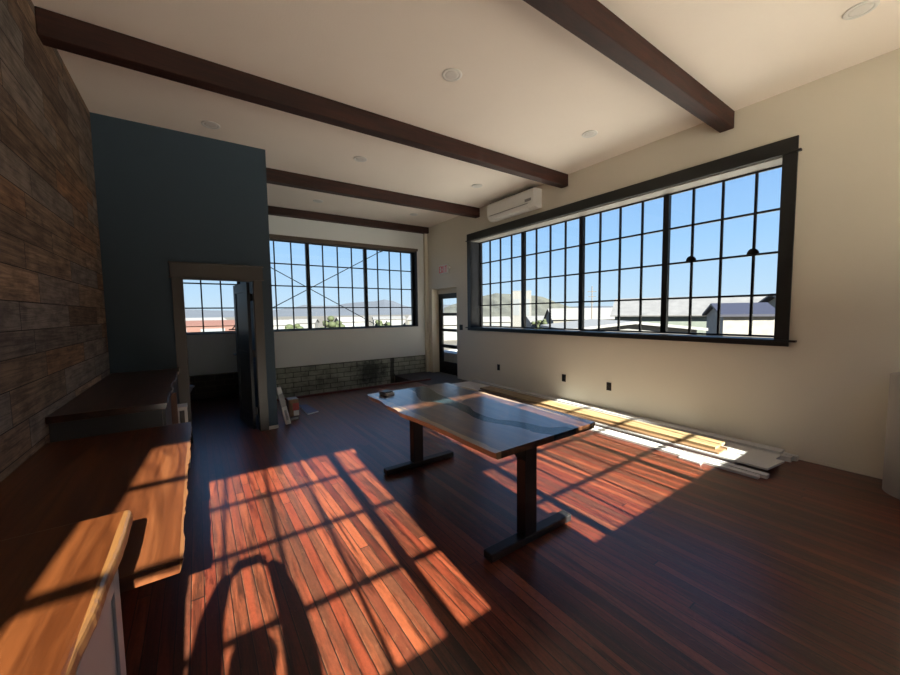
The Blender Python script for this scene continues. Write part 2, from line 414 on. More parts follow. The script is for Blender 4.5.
# ------------------------------------------------------------------ windows
def grid(m, axis, a, us, zs, t, mull=(), tm=.05, depth=.03):
    """bars of a steel sash: us = positions of uprights, zs of rails"""
    u0, u1, z0, z1 = us[0], us[-1], zs[0], zs[-1]
    def bx(p, q, r, s_, d=depth):
        if axis == 'x': m.box(a-d/2, a+d/2, p, q, r, s_)
        else: m.box(p, q, a-d/2, a+d/2, r, s_)
    for i, u in enumerate(us):
        w = tm if i in mull else t
        bx(u-w/2, u+w/2, z0, z1, depth*(2.2 if i in mull else 1))
    for k, z in enumerate(zs): bx(u0, u1, z-t/2, z+t/2, depth*.8)

# right long window
w1 = empty('window_1', (XR, 3.7, 1.2), kind='structure')
GX = XR+.25
b = MB()
X0 = XR-.028
b.box(X0, XR, 1.045, 1.16, 1.20, 3.085); b.box(X0, XR, 6.275, 6.385, 1.20, 3.085)       # side casings
b.box(X0, XR, 1.045, 6.39, 3.105, 3.24); b.box(X0-.018, XR, 1.018, 6.41, 3.085, 3.105)     # head and fillet
b.box(X0, XR, 1.045, 6.39, 1.148, 1.195)                                                 # apron
b.build('window_casing', M['black'], w1, bevel=.003)
b = MB(); b.box(X0-.03, GX, .985, 6.43, 1.195, 1.216); b.build('window_sill', M['black'], w1, bevel=.003)
b = MB(); b.box(XR, XR+T, 6.27, 6.284, 1.216, 3.084); b.box(XR, XR+T, 1.149, 1.163, 1.216, 3.084); b.build('window_jamb', M['jamb'], w1)
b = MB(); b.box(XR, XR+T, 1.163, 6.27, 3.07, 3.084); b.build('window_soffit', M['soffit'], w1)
MU = [6.26, 4.965, 3.68, 2.375, 1.07+.10]
us = []
cells = [(6.255, 4.965), (4.965, 3.675), (3.675, 2.375), (2.375, 1.12)]
for a, c in cells: us += [a+(c-a)*k/4 for k in range(4)]
us = [u for u in us if u > 1.17] + [1.172]
us = us[::-1]
mull = [i for i, u in enumerate(us) if min(abs(u-q) for q in (4.965, 3.675, 2.375)) < .01]
zs = [1.232, 1.69, 2.15, 2.61, 3.062]
b = MB(); grid(b, 'x', GX, us, zs, .024, mull, .07); b.build('window_frame', M['steel'], w1)
b = MB(); b.box(GX-.003, GX+.003, 1.165, 6.262, 1.22, 3.07); b.build('window_glass', M['glass'], w1)
for y in (2.061, 1.434):
    b = MB(); b.extr([(y+.055*math.cos(t*math.pi/8), 2.155+.065*math.sin(t*math.pi/8)) for t in range(9)], 'x', GX-.04, GX-.01)
    b.build('window_latch', M['steel'], w1)

# far window (runs on into the bathroom)
w2 = empty('window_2', (2.0, YF, 1.2), kind='structure')
GY = YF+.15
us = [-.52]
for a, c in ((-.52, .73), (.73, 2.042), (2.042, 3.356), (3.356, 4.62)): us += [a+(c-a)*k/4 for k in (1, 2, 3, 4)]
zs2 = [1.232, 1.69, 2.15, 2.61, 3.075]
b = MB(); grid(b, 'y', GY, us, zs2, .024, [4, 8, 12], .075); b.box(4.60, 4.69, GY-.03, GY+.03, 1.2, 3.11); b.build('window_frame', M['steel'], w2)
b = MB(); b.box(-.6, 4.66, GY-.003, GY+.003, 1.205, 3.10); b.build('window_glass', M['glass'], w2)
b = MB(); b.box(-.62, 4.69, YF-.004, YF+T, 1.20, 1.218); b.box(4.672, 4.69, YF-.004, YF+T, 1.218, 3.095); b.build('window_sill', M['jamb'], w2)
b = MB(); b.box(-.62, 4.69, YF-.004, YF+T, 3.095, 3.11); b.box(-.62, 4.72, YF-.006, YF, 3.11, 3.17); b.build('window_lintel', M['lintel'], w2)
for x in (.56, 3.78):
    b = MB(); b.tube((x, GY-.05, 1.27), (x+.05, GY-.09, 1.33), .01); b.tube((x-.05, GY-.05, 1.27), (x+.09, GY-.05, 1.27), .012); b.ball((x+.05, GY-.09, 1.34), .018)
    b.build('window_crank', M['steel'], w2)

# back window, one bay closed by a board that stops short of the head
w3 = empty('window_3', (2.2, YK, 1.355), kind='structure')
us = []
ms = [-.505, .80, 2.12, 3.46, 4.60]
for a, c in zip(ms, ms[1:]): us += [a+(c-a)*k/4 for k in range(4)]
us += [4.60]
mull = [i for i, u in enumerate(us) if min(abs(u-q) for q in ms[1:4]) < .01]
zs3 = [1.37, 1.79, 2.235, 2.68, 3.125]
b = MB(); grid(b, 'y', KG, us, zs3, .028, mull, .085); b.build('window_frame', M['steel'], w3)
b = MB(); b.box(-.505, 4.60, KG-.003, KG+.003, 1.355, 3.13); b.build('window_glass', M['glass'], w3)
b = MB(); b.box(1.03, 1.955, KG+.04, KG+.055, 1.355, 2.93); b.build('window_board', M['cardboard'], w3)

# glass door beside the far corner
d2 = empty('door_2', (XR+.2, 7.4, 0), kind='structure')
DX = XR+.19
b = MB(); b.box(DX, DX+.05, 7.74, 7.885, 0, 2.02); b.box(DX, DX+.05, 6.85, 6.97, 0, 2.02)
for z0, z1 in ((0, .30), (.654, .737), (1.07, 1.138), (1.468, 1.535), (1.893, 2.02)): b.box(DX, DX+.05, 6.97, 7.74, z0, z1)
b.build('door_frame', M['steel'], d2, bevel=.003)
b = MB(); b.box(DX+.022, DX+.028, 6.96, 7.75, .29, 1.9); b.build('door_glass', M['glass'], d2)
b = MB(); b.box(DX-.01, DX+.06, 6.832, 7.904, 2.02, 2.14); b.box(DX-.01, DX+.06, 7.885, 7.904, 0, 2.02); b.box(DX-.01, DX+.06, 6.832, 6.85, 0, 2.02)
b.build('door_jamb', M['wall'], d2)

# ------------------------------------------------------------------ beams
for y0, w, h, lab in ((1.585, .134, .185, 'dark stained timber ceiling beam nearest the camera, crossing above the long window'),
                      (3.763, .134, .185, 'dark stained timber ceiling beam on the near side of the white wall air conditioner'),
                      (5.964, .134, .185, 'dark stained timber ceiling beam on the far side of the white wall air conditioner'),
                      (7.99, .134, .15, 'dark stained timber ceiling beam against the far wall above its window')):
    x0, x1 = (XL+.001 if y0 < YB else XB+.001), XR-.001
    b = MB(); b.hexa([(x0,y0,zc(x0)-h),(x1,y0,zc(x1)-h),(x1,y0+w,zc(x1)-h),(x0,y0+w,zc(x0)-h),(x0,y0,zc(x0)-.001),(x1,y0,zc(x1)-.001),(x1,y0+w,zc(x1)-.001),(x0,y0+w,zc(x0)-.001)])
    tag(b.build('ceiling_beam', M['beam'], bevel=.006), lab, 'beam', 'dark ceiling beams', 'thing')

# ------------------------------------------------------------------ recessed lights
LS = [(2.01, 2.79, 'round recessed ceiling light between the two nearest beams, towards the middle of the room'),
      (4.07, 2.775, 'round recessed ceiling light between the two nearest beams, towards the long window'),
      (4.08, .56, 'round recessed ceiling light in front of the nearest beam, cut by the picture edge'),
      (.244, 4.98, 'round recessed ceiling light just in front of the slate blue wall'),
      (1.985, 4.96, 'round recessed ceiling light between second and third beams, in the middle of the bay'),
      (4.06, 4.942, 'round recessed ceiling light beside the white wall air conditioner'),
      (2.012, 7.198, 'round recessed ceiling light between the two farthest beams, nearer the blue wall'),
      (4.039, 7.1, 'round recessed ceiling light between the two farthest beams, nearer the exit sign')]
proto = None
for x, y, lab in LS:
    z = zc(x)
    if proto is None:
        proto = empty('recessed_light', (x, y, z))
        b = MB(); b.lathe([(.062, -.001), (.09, -.001), (.092, -.006), (.088, -.010), (.070, -.010), (.062, -.006)], (x, y, z), 32); b.build('trim_ring', M['whiteplastic'], proto)
        b = MB(); b.lathe([(.0665, -.0015), (.066, -.006), (.045, -.0075), (.02, -.008)], (x, y, z), 32); b.build('lens', M['lamp'], proto)
        o = proto
    else:
        o = copy_tree(proto); o.location = (x, y, z)
    tag(o, lab, 'ceiling light', 'recessed ceiling lights')

# ------------------------------------------------------------------ air conditioner
ac = empty('air_conditioner', (XR-.1, 4.88, 3.31), 'white wall mounted mini split air conditioner between two beams', 'air conditioner')
y0, y1 = 4.30, 5.50
b = MB(); b.extr([(XR-.001, 3.32), (XR-.10, 3.31), (XR-.165, 3.335), (XR-.205, 3.40), (XR-.21, 3.60), (XR-.19, 3.635), (XR-.001, 3.64)], 'y', y0, y1); b.build('body', M['whiteplastic'], ac, bevel=.012)
b = MB(); b.extr([(XR-.110, 3.305), (XR-.172, 3.328), (XR-.21, 3.385), (XR-.216, 3.383), (XR-.178, 3.320), (XR-.112, 3.297)], 'y', y0+.16, y1-.06); b.build('louver', M['whiteplastic'], ac)
b = MB(); b.box(XR-.213, XR-.206, y0+.14, y1-.08, 3.394, 3.402); b.build('outlet_slot', M['grey'], ac)
b = MB(); b.box(XR-.215, XR-.208, y0+.06, y0+.20, 3.43, 3.475); b.build('display', M['grey'], ac)
b = MB()
for k in range(7): b.box(XR-.185+k*.024, XR-.175+k*.024, y0+.05, y1-.05, 3.64, 3.644)
b.build('intake_grille', M['blackplastic'], ac)

# ------------------------------------------------------------------ exit sign
ex = empty('exit_sign', (XR-.02, 7.31, 2.46), 'white exit sign with red letters above the glass door', 'sign')
b = MB(); b.extr([(7.13, 2.47), (7.49, 2.47), (7.49, 2.69), (7.13, 2.69)], 'x', XR-.045, XR-.001); b.build('body', M['whiteplastic'], ex, bevel=.01)
def letters(mb, text, y_left, z0, h, w, gap, x0, x1, t):
    y = y_left
    def bar(p0, p1):
        (u0, v0), (u1, v1) = p0, p1
        a = Vector((0, y-u0*w, z0+v0*h)); c = Vector((0, y-u1*w, z0+v1*h)); d = (c-a).normalized(); n = Vector((0, -d.z, d.y))*t/2
        a -= d*t*.45; c += d*t*.45
        q = [a+n, c+n, c-n, a-n]
        mb.hexa([(x0, p.y, p.z) for p in q] + [(x1, p.y, p.z) for p in q])
    G = {'E': [((0,0),(0,1)),((0,0),(1,0)),((0,.5),(.8,.5)),((0,1),(1,1))], 'X': [((0,0),(1,1)),((0,1),(1,0))], 'I': [((.5,0),(.5,1))], 'T': [((.5,0),(.5,1)),((0,1),(1,1))]}
    for ch in text:
        for p0, p1 in G[ch]: bar(p0, p1)
        y -= w+gap
    return mb
b = letters(MB(), 'EXIT', 7.455, 2.51, .14, .055, .027, XR-.052, XR-.043, .02); b.build('lettering', M['red'], ex, label='red EXIT letters')
for y in (7.09,):
    b = MB(); b.tube((XR-.02, y, 2.60), (XR-.075, y-.02, 2.59), .028, .042, 16); b.box(XR-.03, XR-.001, y-.03, y+.04, 2.57, 2.63); b.build('emergency_lamp', M['whiteplastic'], ex)

# ------------------------------------------------------------------ outlets and switch
proto = None
for y, z, lab in ((5.409, .424, 'black wall outlet farthest from the camera, seen just beyond the table'), (3.817, .43, 'black wall outlet in the middle of the three below the long window'), (3.012, .417, 'black wall outlet nearest the camera below the long window')):
    if proto is None:
        proto = empty('wall_outlet', (XR, y, z))
        b = MB(); b.box(XR-.007, XR-.0005, y-.038, y+.038, z-.06, z+.06); b.build('cover_plate', M['blackplastic'], proto, bevel=.002)
        b = MB()
        for dz in (-.028, .028): b.box(XR-.011, XR-.006, y-.017, y+.017, z+dz-.018, z+dz+.018)
        b.build('socket', M['steel'], proto, bevel=.001)
        o = proto
    else: o = copy_tree(proto); o.location = (XR, y, z)
    tag(o, lab, 'outlet', 'black outlets under the long window')
sw = empty('light_switch', (XR, 6.66, 1.2), 'black light switch on the wall between glass door and long window', 'switch')
b = MB(); b.box(XR-.007, XR-.0005, 6.60, 6.72, 1.14, 1.265); b.build('cover_plate', M['blackplastic'], sw, bevel=.002)
b = MB(); b.box(XR-.012, XR-.006, 6.61, 6.65, 1.17, 1.235); b.box(XR-.012, XR-.006, 6.67, 6.71, 1.17, 1.235); b.build('rocker', M['steel'], sw)

# ------------------------------------------------------------------ walnut river table
tx0, tx1, ty0, ty1, tz, th = 1.345, 2.312, 1.50, 3.385, .745, .042
tb = empty('river_table', (1.83, 2.44, 0), 'walnut live edge table with dark resin river on black steel legs', 'table')
rR = [(2.085,1.50),(2.06,1.56),(1.95,1.62),(1.91,1.75),(1.87,1.88),(1.79,2.0),(1.80,2.23),(1.865,2.42),(1.88,2.67),(1.90,2.80),(1.93,3.0),(1.98,3.18),(2.0,3.385)]
rL = [(1.86,1.50),(1.80,1.60),(1.80,1.71),(1.74,1.88),(1.69,2.04),(1.735,2.32),(1.75,2.5),(1.73,2.67),(1.65,2.82),(1.70,3.0),(1.78,3.18),(1.80,3.385)]
def smoothline(p, n=6, amp=.006, sd=1):
    rnd = random.Random(sd); out = []
    for i in range(len(p)-1):
        p0 = p[max(i-1,0)]; p1 = p[i]; p2 = p[i+1]; p3 = p[min(i+2,len(p)-1)]
        for k in range(n):
            t = k/n
            q = [.5*((2*p1[j])+(-p0[j]+p2[j])*t+(2*p0[j]-5*p1[j]+4*p2[j]-p3[j])*t*t+(-p0[j]+3*p1[j]-3*p2[j]+p3[j])*t**3) for j in (0,1)]
            if not (i == 0 and k == 0): q[0] += rnd.uniform(-amp, amp)
            out.append(tuple(q))
    out.append(p[-1]); return out
rR = smoothline(rR, 5, .005, 2); rL = smoothline(rL, 5, .005, 3)
eL = smoothline([(1.350,1.50),(1.342,1.82),(1.340,2.19),(1.318,2.45),(1.305,2.58),(1.322,2.72),(1.318,2.88),(1.345,3.08),(1.338,3.25),(1.348,3.385)], 6, .004, 4)
eR = smoothline([(2.312,1.50),(2.318,1.85),(2.305,2.2),(2.31,2.6),(2.322,2.95),(2.31,3.2),(2.315,3.385)], 6, .004, 5)
def slab(mb, left, right, z0, z1, chamf=0, low=None):
    return mb.prism(left[::-1] + right, z0, z1) if low is None else mb
def slab_uc(left, right, side, under):
    """slab whose live edge undercuts towards the underside"""
    top = left[::-1] + right; n = len(top); mb = MB(); nl = len(left)
    bot = []
    for i, (x, y) in enumerate(top):
        if side == 'lo' and i < nl: bot.append((x+under, y))
        elif side == 'hi' and i >= nl: bot.append((x-under, y))
        else: bot.append((x, y))
    vs = [(x,y,tz-th) for x,y in bot] + [(x,y,tz) for x,y in top]
    return mb.add(vs, [tuple(range(n))[::-1], tuple(range(n,2*n))] + [(i,(i+1)%n,n+(i+1)%n,n+i) for i in range(n)])
slab_uc(eL, rL, 'lo', .018).build('wood_slab', M['walnut_l'], tb)
slab_uc(rR, eR, 'hi', .018).build('wood_slab', M['walnut_l'], tb)
MB().prism(rL[::-1] + rR, tz-th, tz-.0004).build('resin_river', M['epoxy'], tb, label='dark blue grey resin river')
for yc in (1.64, 3.125):
    b = MB(); b.box(1.70, 1.81, yc-.04, yc+.04, .058, tz-th-.03); lg = b.build('leg_column', M['tablemetal'], tb, bevel=.004)
    b = MB(); b.box(1.405, 2.185, yc-.04, yc+.04, .006, .058); b.build('foot', M['tablemetal'], lg, bevel=.008)
    for x in (1.44, 2.15): MB().tube((x, yc, 0), (x, yc, .008), .022).build('levelling_pad', M['blackplastic'], lg)
    for xa, xb in ((1.70, 1.62),): MB().extr([(xa, tz-th-.03), (xb, tz-th-.03), (xa, tz-th-.13)], 'y', yc-.035, yc+.035).build('gusset', M['tablemetal'], lg)
b = MB()
for yc in (1.64, 3.125): b.box(1.50, 2.02, yc-.035, yc+.035, tz-th-.03, tz-th)
for x in (1.66, 1.83): b.box(x, x+.04, 1.67, 3.09, tz-th-.03, tz-th-.001)
b.build('support_frame', M['tablemetal'], tb)
# small box on the table
cb = empty('card_box', (1.505, 3.255, tz), 'small white box with dark top near the far corner of the walnut table', 'box')
b = MB(); b.box(1.455, 1.555, 3.20, 3.31, tz+.0005, tz+.022); b.rot(.25, 'Z', (1.505, 3.255, 0)); b.build('box_base', M['white'], cb, bevel=.002)
b = MB(); b.box(1.453, 1.557, 3.225, 3.313, tz+.022, tz+.034); b.rot(.25, 'Z', (1.505, 3.255, 0)); b.build('box_lid', M['blackplastic'], cb, bevel=.002)

# ------------------------------------------------------------------ counters along the reclaimed wall
# far counter
c3 = empty('base_cabinet', (-.5, 4.3, 0), 'blue grey base cabinet beside the slate blue wall, under the dark slab', 'cabinet')
b = MB(); b.box(XL+.002, -.235, 3.30, 5.34, .08, .885); b.build('cabinet_body', M['cabgrey'], c3, bevel=.003)
b = MB(); b.box(XL+.02, -.29, 3.32, 5.33, 0, .08); b.build('plinth', M['blackplastic'], c3)
for k in range(3):
    y0 = 3.33+k*.67
    b = MB(); b.box(-.2345, -.217, y0, y0+.64, .10, .87); dr = b.build('door', M['cabgrey'], c3, bevel=.002)
def live_top(x0, edge, z0, z1, mat, name, under=.01, label=None, cat=None, parent=None):
    left = [(x0, edge[0][1]), (x0, edge[-1][1])]
    top = left[::-1] + edge; n = len(top)
    bot = [(x - (under if i >= 2 else 0), y) for i, (x, y) in enumerate(top)]
    m = MB(); vs = [(x,y,z0) for x,y in bot] + [(x,y,z1) for x,y in top]
    m.add(vs, [tuple(range(n))[::-1], tuple(range(n,2*n))] + [(i,(i+1)%n,n+(i+1)%n,n+i) for i in range(n)])
    o = m.build(name, mat, parent, bevel=.003)
    if label: tag(o, label, cat)
    return o
e3 = smoothline([(-.195,3.245),(-.203,3.5),(-.192,3.8),(-.205,4.1),(-.19,4.45),(-.20,4.8),(-.188,5.1),(-.195,5.345)], 8, .008, 11)
live_top(XL+.003, e3, .886, .930, M['darkslab'], 'countertop_slab', .012, 'dark stained live edge wood countertop in front of the slate blue wall', 'countertop')
sb = empty('support_board', (-.185, 3.92, 0), 'brown wooden board standing upright under the dark countertop edge', 'board')
b = MB(); b.box(-.214, -.172, 3.90, 3.94, 0, .882); b.build('board', M['brownwood'], sb, bevel=.002)
st = empty('step_stool', (-.14, 4.5, 0), 'small white stool tucked beside the blue grey cabinet', 'stool')
b = MB(); b.box(-.212, -.120, 4.47, 4.66, .60, .635); b.build('seat', M['white'], st, bevel=.004)
for x in (-.21, -.143):
    for y in (4.475, 4.635):
        b = MB(); b.box(x, x+.02, y, y+.02, 0, .60); b.build('leg', M['white'], st)
# lower desk slab
e2 = smoothline([(-.07,1.395),(-.073,1.7),(-.068,1.95),(-.074,2.2),(-.062,2.45),(-.068,2.7),(-.06,2.95),(-.066,3.225)], 8, .004, 13)
dk = empty('live_edge_desk', (-.43, 2.3, 0), 'low orange brown live edge desk between the two higher counters', 'desk')
live_top(XL+.003, e2, .730, .774, M['oak2'], 'desktop', .012, parent=dk)
MB().box(XL+.004, -.232, 1.405, 1.437, 0, .73).build('gable_panel', M['brownwood'], dk)
MB().box(XL+.004, -.25, 3.06, 3.10, 0, .73).build('gable_panel', M['brownwood'], dk)
MB().box(XL+.004, XL+.03, 1.437, 3.06, .64, .73).build('wall_rail', M['brownwood'], dk)
# near white cabinet and its slab
c1 = empty('white_cabinet', (-.5, .4, 0), 'white base cabinet under the orange wood slab in the near corner', 'cabinet')
b = MB(); b.box(XL+.002, -.243, -.80, 1.385, .09, .868); b.build('cabinet_body', M['cabwhite'], c1, bevel=.003)
b = MB(); b.box(XL+.02, -.30, -.79, 1.37, 0, .09); b.build('plinth', M['blackplastic'], c1)
for k in range(4):
    y0 = -.79+k*.544; y1 = y0+.54
    b = MB(); b.box(-.242, -.230, y0, y1, .10, .86)
    for p in ((y0, y0+.07, .10, .86), (y1-.07, y1, .10, .86), (y0+.07, y1-.07, .10, .17), (y0+.07, y1-.07, .79, .86)): b.box(-.230, -.222, *p)
    b.build('door', M['cabwhite'], c1, bevel=.002)
e1 = smoothline([(-.218,-.84),(-.222,-.2),(-.220,.5),(-.222,.9),(-.212,1.05),(-.210,1.175),(-.203,1.35),(-.205,1.555)], 8, .0008, 17)
o = live_top(XL+.003, e1, .869, .915, M['oak'], 'countertop_slab', -.004, 'orange wood slab countertop with pale rounded edge on the white cabinet', 'countertop')
o.modifiers['bevel'].width = .014; o.modifiers['bevel'].segments = 3

# ------------------------------------------------------------------ lumber along the right wall
def plank(x0, x1, y0, y1, z0, z1, mat, label, name='trim_board', cat='board', bev=.002, extra=None):
    b = MB()
    if extra: b.prism(extra, z0, z1)
    else: b.box(x0, x1, y0, y1, z0, z1)
    return tag(b.build(name, mat, bevel=bev), label, cat, 'boards stacked along the long wall')
G = M['board']
plank(4.085, 4.145, 1.02, 5.85, 0, .026, G, 'narrow white trim board on the floor, outermost from the wall in the stack')
plank(4.155, 4.225, .975, 5.95, 0, .034, G, 'white trim board second outermost from the wall, ending nearest the camera')
plank(4.035, 4.08, 1.46, 1.66, 0, .018, G, 'short white trim offcut lying against the outermost trim board', 'trim_offcut')
plank(4.27, 4.42, 1.25, 6.0, 0, .045, G, 'white board on the floor under the wide panel, farther from the wall')
plank(4.58, 4.73, 1.25, 6.0, 0, .045, G, 'white board on the floor under the wide panel, nearer the wall')
plank(0, 0, 0, 0, .0455, .066, G, 'wide white panel with notched near end under the tan boards', 'wide_panel', 'panel', .002,
      [(4.255, 1.0), (4.60, .955), (4.60, 1.02), (4.745, 1.02), (4.745, 6.1), (4.255, 6.1)])
plank(4.27, 4.52, 1.385, 5.2, .0665, .088, M['tan2'], 'brown tan plank lying on the wide white panel under the paler plank', 'plank')
plank(4.345, 4.60, 1.44, 5.25, .0885, .115, M['tan'], 'pale tan plank on top of the stack, catching the sun', 'plank')
plank(4.80, 4.865, .95, 5.9, 0, .05, G, 'white moulding along the wall, outer of the two under the top trim')
plank(4.875, 4.94, .92, 5.9, 0, .05, G, 'white moulding along the wall, inner of the two under the top trim')
plank(4.815, 4.945, 1.03, 6.1, .0505, .078, G, 'white trim board raised against the wall along the back of the stack')

# beige upright roll by the right wall
rl = empty('paper_roll', (4.735, .10, 0), 'tall beige cylindrical roll standing by the wall at the picture edge', 'roll')
b = MB(); b.lathe([(.222, 0), (.225, .004), (.225, .985), (.218, .992), (.06, .992)], (4.735, .13, 0), 48); b.build('paper', M['roll'], rl)
b = MB(); b.lathe([(.06, .9925), (.05, .9925), (.048, .95)], (4.735, .13, 0), 24); b.build('core', M['cardboard'], rl)

# ------------------------------------------------------------------ things by the blue corner
lb = empty('trim_pack', (1.0, 5.47, 0), 'long white pack leaning on the corner of the slate blue wall', 'box')
def lean(m): return m.rot(-.20, 'Y', (1.035, 5.45, 0)).rot(.15, 'Z', (1.035, 5.45, 0))
b = MB(); b.box(.965, 1.035, 5.45, 5.49, .002, .27); lean(b).build('lower_sleeve', M['white'], lb, bevel=.003)
b = MB(); b.box(.966, 1.034, 5.451, 5.489, .27, .46); lean(b).build('grey_sleeve', M['grey'], lb)
b = MB(); b.box(.968, 1.030, 5.452, 5.488, .46, .56); lean(b).build('upper_sleeve', M['white'], lb, bevel=.01)
b = MB(); b.box(.985, 1.015, 5.4485, 5.45, .07, .22); lean(b).build('label', M['grey'], lb)
cn = empty('red_carton', (1.15, 5.9, 0), 'small red and brown carton with white label by the blue wall', 'box')
b = MB(); b.box(1.075, 1.225, 5.82, 5.98, 0, .255); b.build('carton_body', M['cardboard'], cn, bevel=.003)
b = MB(); b.box(1.135, 1.2255, 5.8185, 5.90, .09, .2); b.build('red_print', M['redbox'], cn)
b = MB(); b.box(1.145, 1.22, 5.817, 5.8186, .008, .085); b.build('white_label', M['paper'], cn)
b = MB(); b.box(1.08, 1.22, 5.825, 5.975, .255, .262); b.build('lid_flap', M['grey'], cn)
bk = empty('booklet', (1.42, 6.08, 0), 'blue covered booklet lying flat on the floor beside the red carton', 'booklet')
quad = [(1.335, 5.76), (1.515, 5.83), (1.475, 6.38), (1.345, 6.40)]
MB().prism(quad, .0, .014).build('pages', M['paper'], bk)
MB().prism([(x*.97+.042, y+.02) for x, y in quad], .0142, .017).build('cover', M['bluepaper'], bk)
b = MB(); b.ball((1.10, 5.61, .018), .05, .035, .018); b.ball((1.145, 5.63, .014), .035, .03, .014); b.ball((1.06, 5.60, .012), .03, .03, .012)
tag(b.build('wrapper', M['grey']), 'crumpled grey plastic wrapper on the floor in front of the red carton', 'wrapper')

# toilet in the bathroom
tl = empty('toilet', (-.45, 7.1, 0), 'white toilet half hidden behind the bathroom door frame', 'toilet')
b = MB(); b.lathe([(.11, 0), (.115, .05), (.10, .14), (.12, .24), (.175, .35), (.19, .40)], (-.33, 7.1, 0), 28, 0, 1.25, 1); b.box(-.62, -.4, 7.01, 7.19, 0, .38); b.build('bowl', M['porcelain'], tl)
b = MB(); b.lathe([(.19, .4005), (.198, .405), (.198, .425), (.18, .432)], (-.33, 7.1, 0), 28, 0, 1.3, 1); b.build('seat_lid', M['porcelain'], tl)
b = MB(); b.box(-.79, -.60, 6.89, 7.31, .38, .74); b.build('tank', M['porcelain'], tl, bevel=.02)
b = MB(); b.box(-.795, -.59, 6.88, 7.32, .7405, .77); b.build('tank_lid', M['porcelain'], tl, bevel=.008)

# ------------------------------------------------------------------ photographer (casts the shadow on the floor)
def skin_body(name, chains, mat, parent=None, root=0, sub=2):
    vs = []; es = []; rs = []; idx = {}
    for ch in chains:
        prev = None
        for p in ch:
            k = tuple(round(c, 4) for c in p[:3])
            if k not in idx: idx[k] = len(vs); vs.append(k); rs.append(p[3:] if len(p) > 4 else (p[3], p[3]))
            if prev is not None: es.append((prev, idx[k]))
            prev = idx[k]
    o0 = wloc(parent) if parent else Vector((vs[root][0], vs[root][1], 0))
    me = bpy.data.meshes.new(name); me.from_pydata([tuple(Vector(v)-o0) for v in vs], es, [])
    o = bpy.data.objects.new(name, me); COL.objects.link(o)
    md = o.modifiers.new('skin', 'SKIN'); md.use_smooth_shade = True
    lay = me.skin_vertices[0] if len(me.skin_vertices) else None
    if lay is None:
        import bmesh as _b
        bm = _b.new(); bm.from_mesh(me); bm.verts.layers.skin.verify(); bm.to_mesh(me); bm.free(); lay = me.skin_vertices[0]
    for i, r in enumerate(rs): lay.data[i].radius = r
    seen = set()
    adj = {}
    for a, c in es: adj.setdefault(a, []).append(c); adj.setdefault(c, []).append(a)
    for i in [root] + list(range(len(vs))):
        if i in seen: continue
        lay.data[i].use_root = True; st_ = [i]
        while st_:
            q = st_.pop()
            if q in seen: continue
            seen.add(q); st_ += adj.get(q, [])
    sd = o.modifiers.new('sub', 'SUBSURF'); sd.levels = sub; sd.render_levels = sub
    me.materials.append(mat)
    if parent: o.parent = parent
    else: o.location = o0
    return o
M['cloth'] = plain('dark_clothes', (.03, .03, .035), .8); M['skin'] = plain('skin', (.45, .27, .19), .5); M['hair'] = plain('dark_hair', (.03, .02, .015), .6)
pe = empty('person', (.08, -.5, 0), 'person whose raised arms and phone cast the shadow on the sunlit floor', 'person')
px, py = -.015, -.50
pel = (px, py, .76, .17, .12)
lh = (-.075, -.055, 1.535); rh = (.125, -.06, 1.535)
chains = [
 [pel, (px, py, .92, .16, .11), (px, py, 1.05, .19, .12), (px, py+.01, 1.15, .12, .09), (px, py+.03, 1.21, .07, .06), (px, py+.05, 1.29, .09, .09), (px, py+.05, 1.36, .09, .09)],
 [(px, py, 1.05, .19, .12), (px-.17, py, 1.13, .085, .085), (-.205, -.36, 1.27, .075, .075), (-.17, -.20, 1.43, .066, .066), (-.11, -.09, 1.52, .045, .04), (lh[0], lh[1], lh[2], .036, .026)],
 [(px, py, 1.05, .19, .12), (px+.17, py, 1.13, .085, .085), (.185, -.36, 1.25, .075, .075), (.185, -.22, 1.38, .068, .068), (.155, -.09, 1.51, .045, .04), (rh[0], rh[1], rh[2], .036, .026)],
 [pel, (px-.10, py+.02, .70, .085, .085), (px-.12, py+.12, .42, .058, .058), (px-.12, py+.0, .09, .042, .042), (px-.12, py+.05, .04, .04, .035), (px-.13, py+.15, .03, .035, .025)],
 [pel, (px+.10, py+.02, .70, .085, .085), (px+.12, py+.12, .42, .058, .058), (px+.12, py+.0, .09, .042, .042), (px+.12, py+.05, .04, .04, .035), (px+.13, py+.15, .03, .035, .025)],
]
skin_body('body', chains, M['cloth'], pe)
for (hx_, hy_, hz_), sgn in ((lh, 1), (rh, -1)):
    fing = []
    for k, (dz, ln) in enumerate(((.03, .055), (.01, .062), (-.01, .058), (-.028, .046))):
        x = hx_; fing.append([(x, hy_+.005, hz_+dz, .0085), (x+sgn*ln*.5, hy_+.028, hz_+dz+.004, .0078), (x+sgn*ln*.75, hy_+.026, hz_+dz+.004, .007)])
    fing.append([(hx_-sgn*.005, hy_-.005, hz_-.02, .011), (hx_+sgn*.02, hy_-.012, hz_-.005, .009), (hx_+sgn*.045, hy_-.008, hz_+.01, .0085)])
    skin_body('hand', fing, M['skin'], pe, sub=1)
b = MB(); b.ball((px, py+.04, 1.36), .105, .105, .085); b.build('hair', M['hair'], pe)
b = MB(); b.ball((px, py+.085, 1.30), .066, .075, .09); b.ball((px, py+.165, 1.295), .012, .02, .018)
for s_ in (-1, 1): b.ball((px+s_*.028, py+.15, 1.325), .011, .008, .008); b.ball((px+s_*.07, py+.06, 1.305), .012, .02, .03)
b.box(px-.022, px+.022, py+.15, py+.158, 1.252, 1.26)
b.build('face', M['skin'], pe)
ph = empty('phone', (.025, -.04, 1.53), 'dark phone held up by the person behind the camera', 'phone')
b = MB(); b.box(-.045, .095, -.044, -.036, 1.53, 1.60); b.build('phone_body', M['blackplastic'], ph, bevel=.003)
